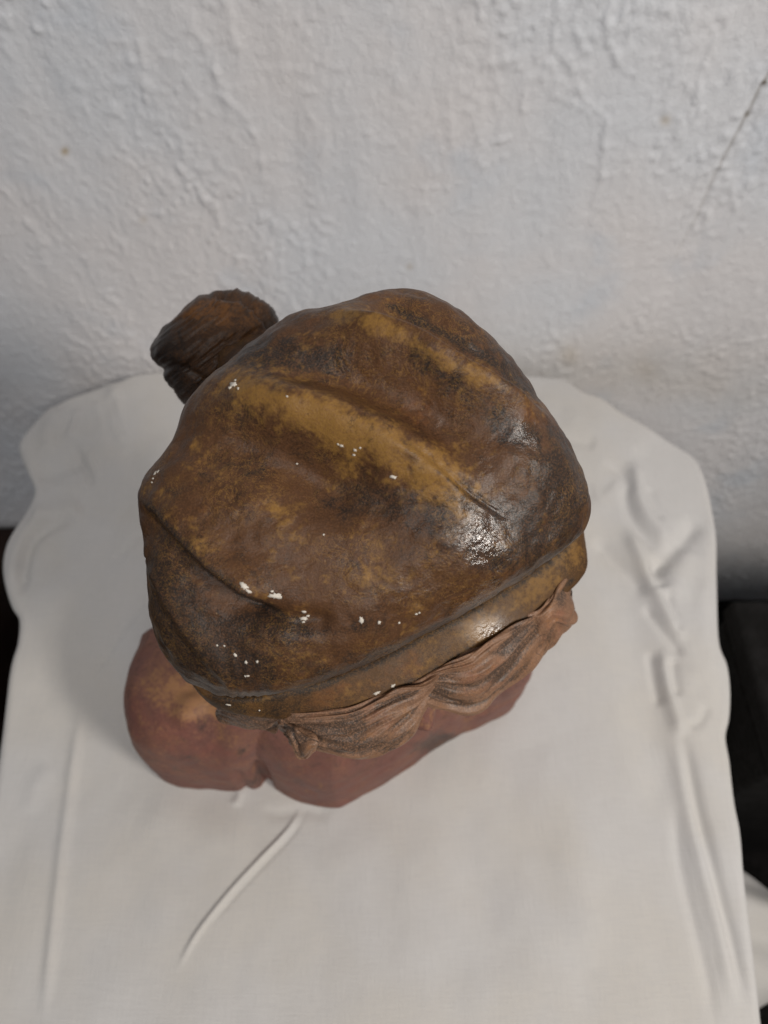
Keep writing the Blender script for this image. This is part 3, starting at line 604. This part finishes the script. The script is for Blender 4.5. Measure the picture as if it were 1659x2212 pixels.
# --- hair below the band, in swept locks
def lock(name, top, bot, thick, ngroove, seed, attr_blobs, dtop=0.0, dbot=0.012):
    n, m = 220, 200
    T = smooth_poly(top, n); B = smooth_poly(bot, n)
    T3 = at_z(T, ZB+0.001-dtop); dep = (T3-CAMP)@FW
    B3 = at_d(B, dep+dbot)
    mid = (T3+B3)/2; v = B3-T3; L = np.linalg.norm(v, axis=1)
    tow = (CAMP-mid); tow /= np.linalg.norm(tow, axis=1)[:, None]
    taper = np.sin(np.linspace(0.03, np.pi-0.03, n))**.5
    rows = []
    for k in range(m):
        f = k/(m-1)*1.0
        rows.append(mid - v*0.5*math.cos(math.pi*f*1.5) + tow*(math.sin(math.pi*f*1.5)*thick*taper)[:, None])
    P = np.stack(rows, 0)
    uu = np.linspace(0, 1, n)[None, :]*np.ones((m, 1)); ff = np.linspace(0, 1.5, m)[:, None]*np.ones((1, n))
    wv_ = vnoise(np.stack([uu*3.2, ff*1.3, 0*uu], -1), 1.0, seed+9)
    q = np.stack([ff*ngroove + 2.6*wv_ + .9*np.sin(uu*3+seed), uu*2.6, 0*uu+seed], -1)
    g = 1.1*vnoise(q*np.array([.6, 1, 1]), 1.0, seed)+.7*vnoise(q*np.array([1.4, 1.6, 1]), 1.0, seed+3)*(.6+.5*vnoise(np.stack([uu*5, ff*3, 0*uu], -1), 1.0, seed+5))
    nrm = np.cross(np.gradient(P, axis=1), np.gradient(P, axis=0)); nrm /= np.linalg.norm(nrm, axis=-1)[..., None]+1e-12
    sgn = np.sign(np.mean(np.sum(nrm[10:30]*(CAMP-P[10:30]), -1))); nrm *= sgn
    edge = sstep(0, .08, uu)*sstep(1, .92, uu)
    P = P + nrm*(g*.0016*edge)[..., None]
    px = project(P)
    at = {'ochre': blob(attr_blobs.get('ochre', []), px)+.10*g, 'dark': blob(attr_blobs.get('dark', []), px)-1.1*np.minimum(g+.1, 0), 'red': blob(attr_blobs.get('red', []), px)+0*uu, 'crinkle': .06+0*uu}  # groove and hollow shade painted into the lock colours
    for k in at: at[k] = at[k]+0*uu
    return mesh_obj(name, P, grid_faces(n, m, False), M_hair, bust, at)
lock('hair_lock', [(590, 1528), (680, 1535), (760, 1522), (830, 1500), (900, 1472), (960, 1440)], [(604, 1578), (668, 1614), (745, 1638), (790, 1641), (835, 1627), (888, 1585), (912, 1535), (950, 1480)], .010, 20, 3,
     {'dark': [(720, 1580, 140, 50, .3), (760, 1590, 80, 30, .45), (800, 1610, 60, 14, .5), (700, 1590, 60, 20, .5), (770, 1560, 30, 14, .7)], 'ochre': [(880, 1550, 25, 40, .5)], 'red': [(800, 1560, 100, 60, .4)]})
lock('hair_lock', [(890, 1478), (980, 1428), (1030, 1400), (1080, 1372), (1130, 1338), (1172, 1305)], [(900, 1512), (930, 1524), (968, 1530), (1012, 1539), (1045, 1529), (1075, 1502), (1112, 1474), (1150, 1448), (1190, 1392)], .010, 20, 7,
     {'dark': [(1120, 1372, 20, 34, .8), (950, 1490, 30, 30, .8), (1090, 1405, 18, 14, .5)], 'ochre': [(1000, 1510, 40, 20, .35), (1130, 1430, 30, 20, .3), (1040, 1440, 50, 30, .25)], 'red': [(1050, 1450, 90, 60, .5)]})
lock('hair_lock', [(1130, 1330), (1170, 1305), (1205, 1272), (1235, 1235)], [(1165, 1425), (1196, 1390), (1214, 1364), (1234, 1350), (1240, 1330), (1228, 1296)], .010, 14, 12,
     {'dark': [(1215, 1300, 20, 20, .5)], 'ochre': [(1190, 1330, 20, 40, .3)], 'red': [(1200, 1340, 50, 50, .5)]}, dbot=.016)
lock('hair_lock', [(470, 1510), (520, 1520), (570, 1526), (620, 1530)], [(468, 1530), (482, 1556), (540, 1571), (580, 1580), (604, 1574)], .006, 9, 19,
     {'dark': [(520, 1550, 90, 40, .9)]}, dbot=.02)
lock('hair_lock', [(590, 1540), (620, 1560), (650, 1580), (690, 1600)], [(612, 1582), (630, 1612), (645, 1632), (664, 1634), (684, 1616)], .005, 7, 23,
     {'dark': [(640, 1590, 30, 30, .5)], 'ochre': [(668, 1620, 14, 16, .7)]}, dtop=.004, dbot=.008)

# --- body: shoulders, neck and face in one surface
def body():
    sil = np.array([(342, 1395), (320, 1430), (295, 1480), (280, 1530), (278, 1570), (288, 1610), (305, 1640), (330, 1665), (360, 1682), (400, 1693), (450, 1697), (500, 1705), (530, 1707), (560, 1699), (577, 1688), (600, 1704), (640, 1725), (690, 1742), (720, 1749), (742, 1747), (790, 1720),
                    (850, 1685), (900, 1648), (960, 1605), (1010, 1575), (1060, 1552), (1100, 1527), (1125, 1502), (1138, 1472), (1142, 1440)], float)
    zs_ = np.interp(sil[:, 0], [278, 400, 742, 1000, 1142], [.055, .022, .004, .008, .040])
    W = at_z(sil, zs_)[:, :2]
    backpts = np.array([(.112, .245), (.085, .275), (.03, .285), (-.05, .28), (-.10, .250), (-.155, .203)])
    plan = closed_curve(np.vstack([W, backpts]), 900)
    c0 = BC; d = plan-c0; a = np.arctan2(d[:, 1], d[:, 0]); r = np.hypot(d[:, 0], d[:, 1]); i = np.argsort(a); a, r = a[i], r[i]
    NT_, NZ = 420, 330
    TH = np.linspace(-np.pi, np.pi, NT_, endpoint=False); zz = np.linspace(0, .305, NZ); T, Z = np.meshgrid(TH, zz)
    rt = np.interp(T, np.concatenate([a-2*np.pi, a, a+2*np.pi]), np.tile(r, 3))
    kt = np.interp(zz, [0, .004, .012, .04, .07, .09, .105, .118, .128, .138, .15, .305], [.975, .99, .995, 1.0, .985, .95, .88, .76, .62, .47, .33, .30])
    kk = np.convolve(np.pad(kt, 6, mode='edge'), np.ones(13)/13, 'valid'); kt = np.where(zz > .02, kk, kt)
    shape = rt*kt[:, None]
    phi = math.atan2(-.907, .42); rel = (T-phi+np.pi) % (2*np.pi)-np.pi
    neck = .040+0*T
    # head
    prof = np.interp(zz, [.150, .158, .168, .18, .2, .225, .25, .275, .295, .305], [.45, .66, .80, .88, .95, 1, .97, .78, .5, .3])[:, None]
    hr = prof*(.066*.056)/np.sqrt((.056*np.cos(rel))**2+(.066*np.sin(rel))**2)
    def bump(dz, z0, sz, r0, sr, aa): return aa*np.exp(-((Z-z0)/sz)**2-((rel-r0)/sr)**2)
    hr = hr + bump(0, .203, .009, 0, .13, .017)+bump(0, .218, .014, 0, .10, .010)+bump(0, .237, .012, 0, .55, .004)   # nose tip, bridge, brow
    for sd in (-1, 1):
        hr = hr + bump(0, .228, .008, sd*.42, .2, -.005)+bump(0, .229, .005, sd*.42, .13, .003)+bump(0, .200, .016, sd*.62, .35, .004)+bump(0, .2, .006, sd*.17, .09, .006)  # sockets, eyeballs, cheeks, nostrils
        hr = hr + bump(0, .222, .018, sd*1.65, .16, .010)-bump(0, .222, .010, sd*1.62, .08, .006)           # ears
    hr = hr + bump(0, .187, .004, 0, .26, .005)+bump(0, .178, .004, 0, .22, .0055)-bump(0, .1825, .002, 0, .28, .004)+bump(0, .163, .010, 0, .32, .007)  # lips, chin
    head_w = sstep(.138, .168, Z)
    rtot = np.maximum(shape, 0) ; 
    tw = sstep(.115, .150, Z)
    r_ = shape*(1-tw)+neck*tw
    r_ = r_*(1-head_w)+hr*head_w
    chin = sstep(.145, .162, Z)
    # axis drifts from torso centre to head centre
    hc = np.array([-.012, .178]); k = sstep(.10, .165, zz)[:, None]
    ax_ = c0*(1-k)+hc*k
    X = ax_[:, :1]+r_*np.cos(T); Y = ax_[:, 1:]+r_*np.sin(T)
    P = np.stack([X, Y, Z], -1); px = project(P)
    n = np.cross(np.roll(P, -1, 1)-np.roll(P, 1, 1), np.gradient(P, axis=0)); n /= np.linalg.norm(n, axis=-1)[..., None]+1e-12
    h = .0016*fbm(P, 30, 3, 90)
    low = Z < .15
    for pl, wd, a_ in (([(575, 1692), (560, 1665), (545, 1640)], 11, -.006), ([(532, 1708), (520, 1685), (505, 1655)], 9, -.004), ([(410, 1500), (440, 1530), (465, 1600), (480, 1660)], 30, -.004), ([(405, 1540), (420, 1490)], 26, .006), ([(985, 1540), (960, 1600)], 16, .003)):
        d, s, t = poly_dist(px, feat(pl)); h += a_*np.exp(-(d/wd)**2)*low*sstep(1, .6, t)
    P = P + n*h[..., None]
    och = (blob([(420, 1500, 80, 65, 1.0), (470, 1500, 40, 60, .5), (350, 1480, 60, 50, .3), (1000, 1560, 20, 30, .3)], px)*low) + .5*np.exp(-((Z-.205)/.02)**2)*np.exp(-(rel/.3)**2)*(Z > .16)
    dk = blob([(350, 1650, 70, 40, .25), (940, 1610, 60, 22, .9), (980, 1590, 30, 12, .6), (550, 1690, 30, 14, .6), (440, 1580, 22, 60, .3), (522, 1620, 8, 8, .7)], px)*low + .25*(Z > .25)
    hair_back = sstep(1.25, 1.5, np.abs(rel))*(Z > .15)
    o = mesh_obj('head_and_shoulders', P, grid_faces(NT_, NZ, True), M_body, bust, {'ochre': och, 'dark': dk+.8*hair_back, 'red': .3+0*Z, 'crinkle': 0*Z})
    return o
body()
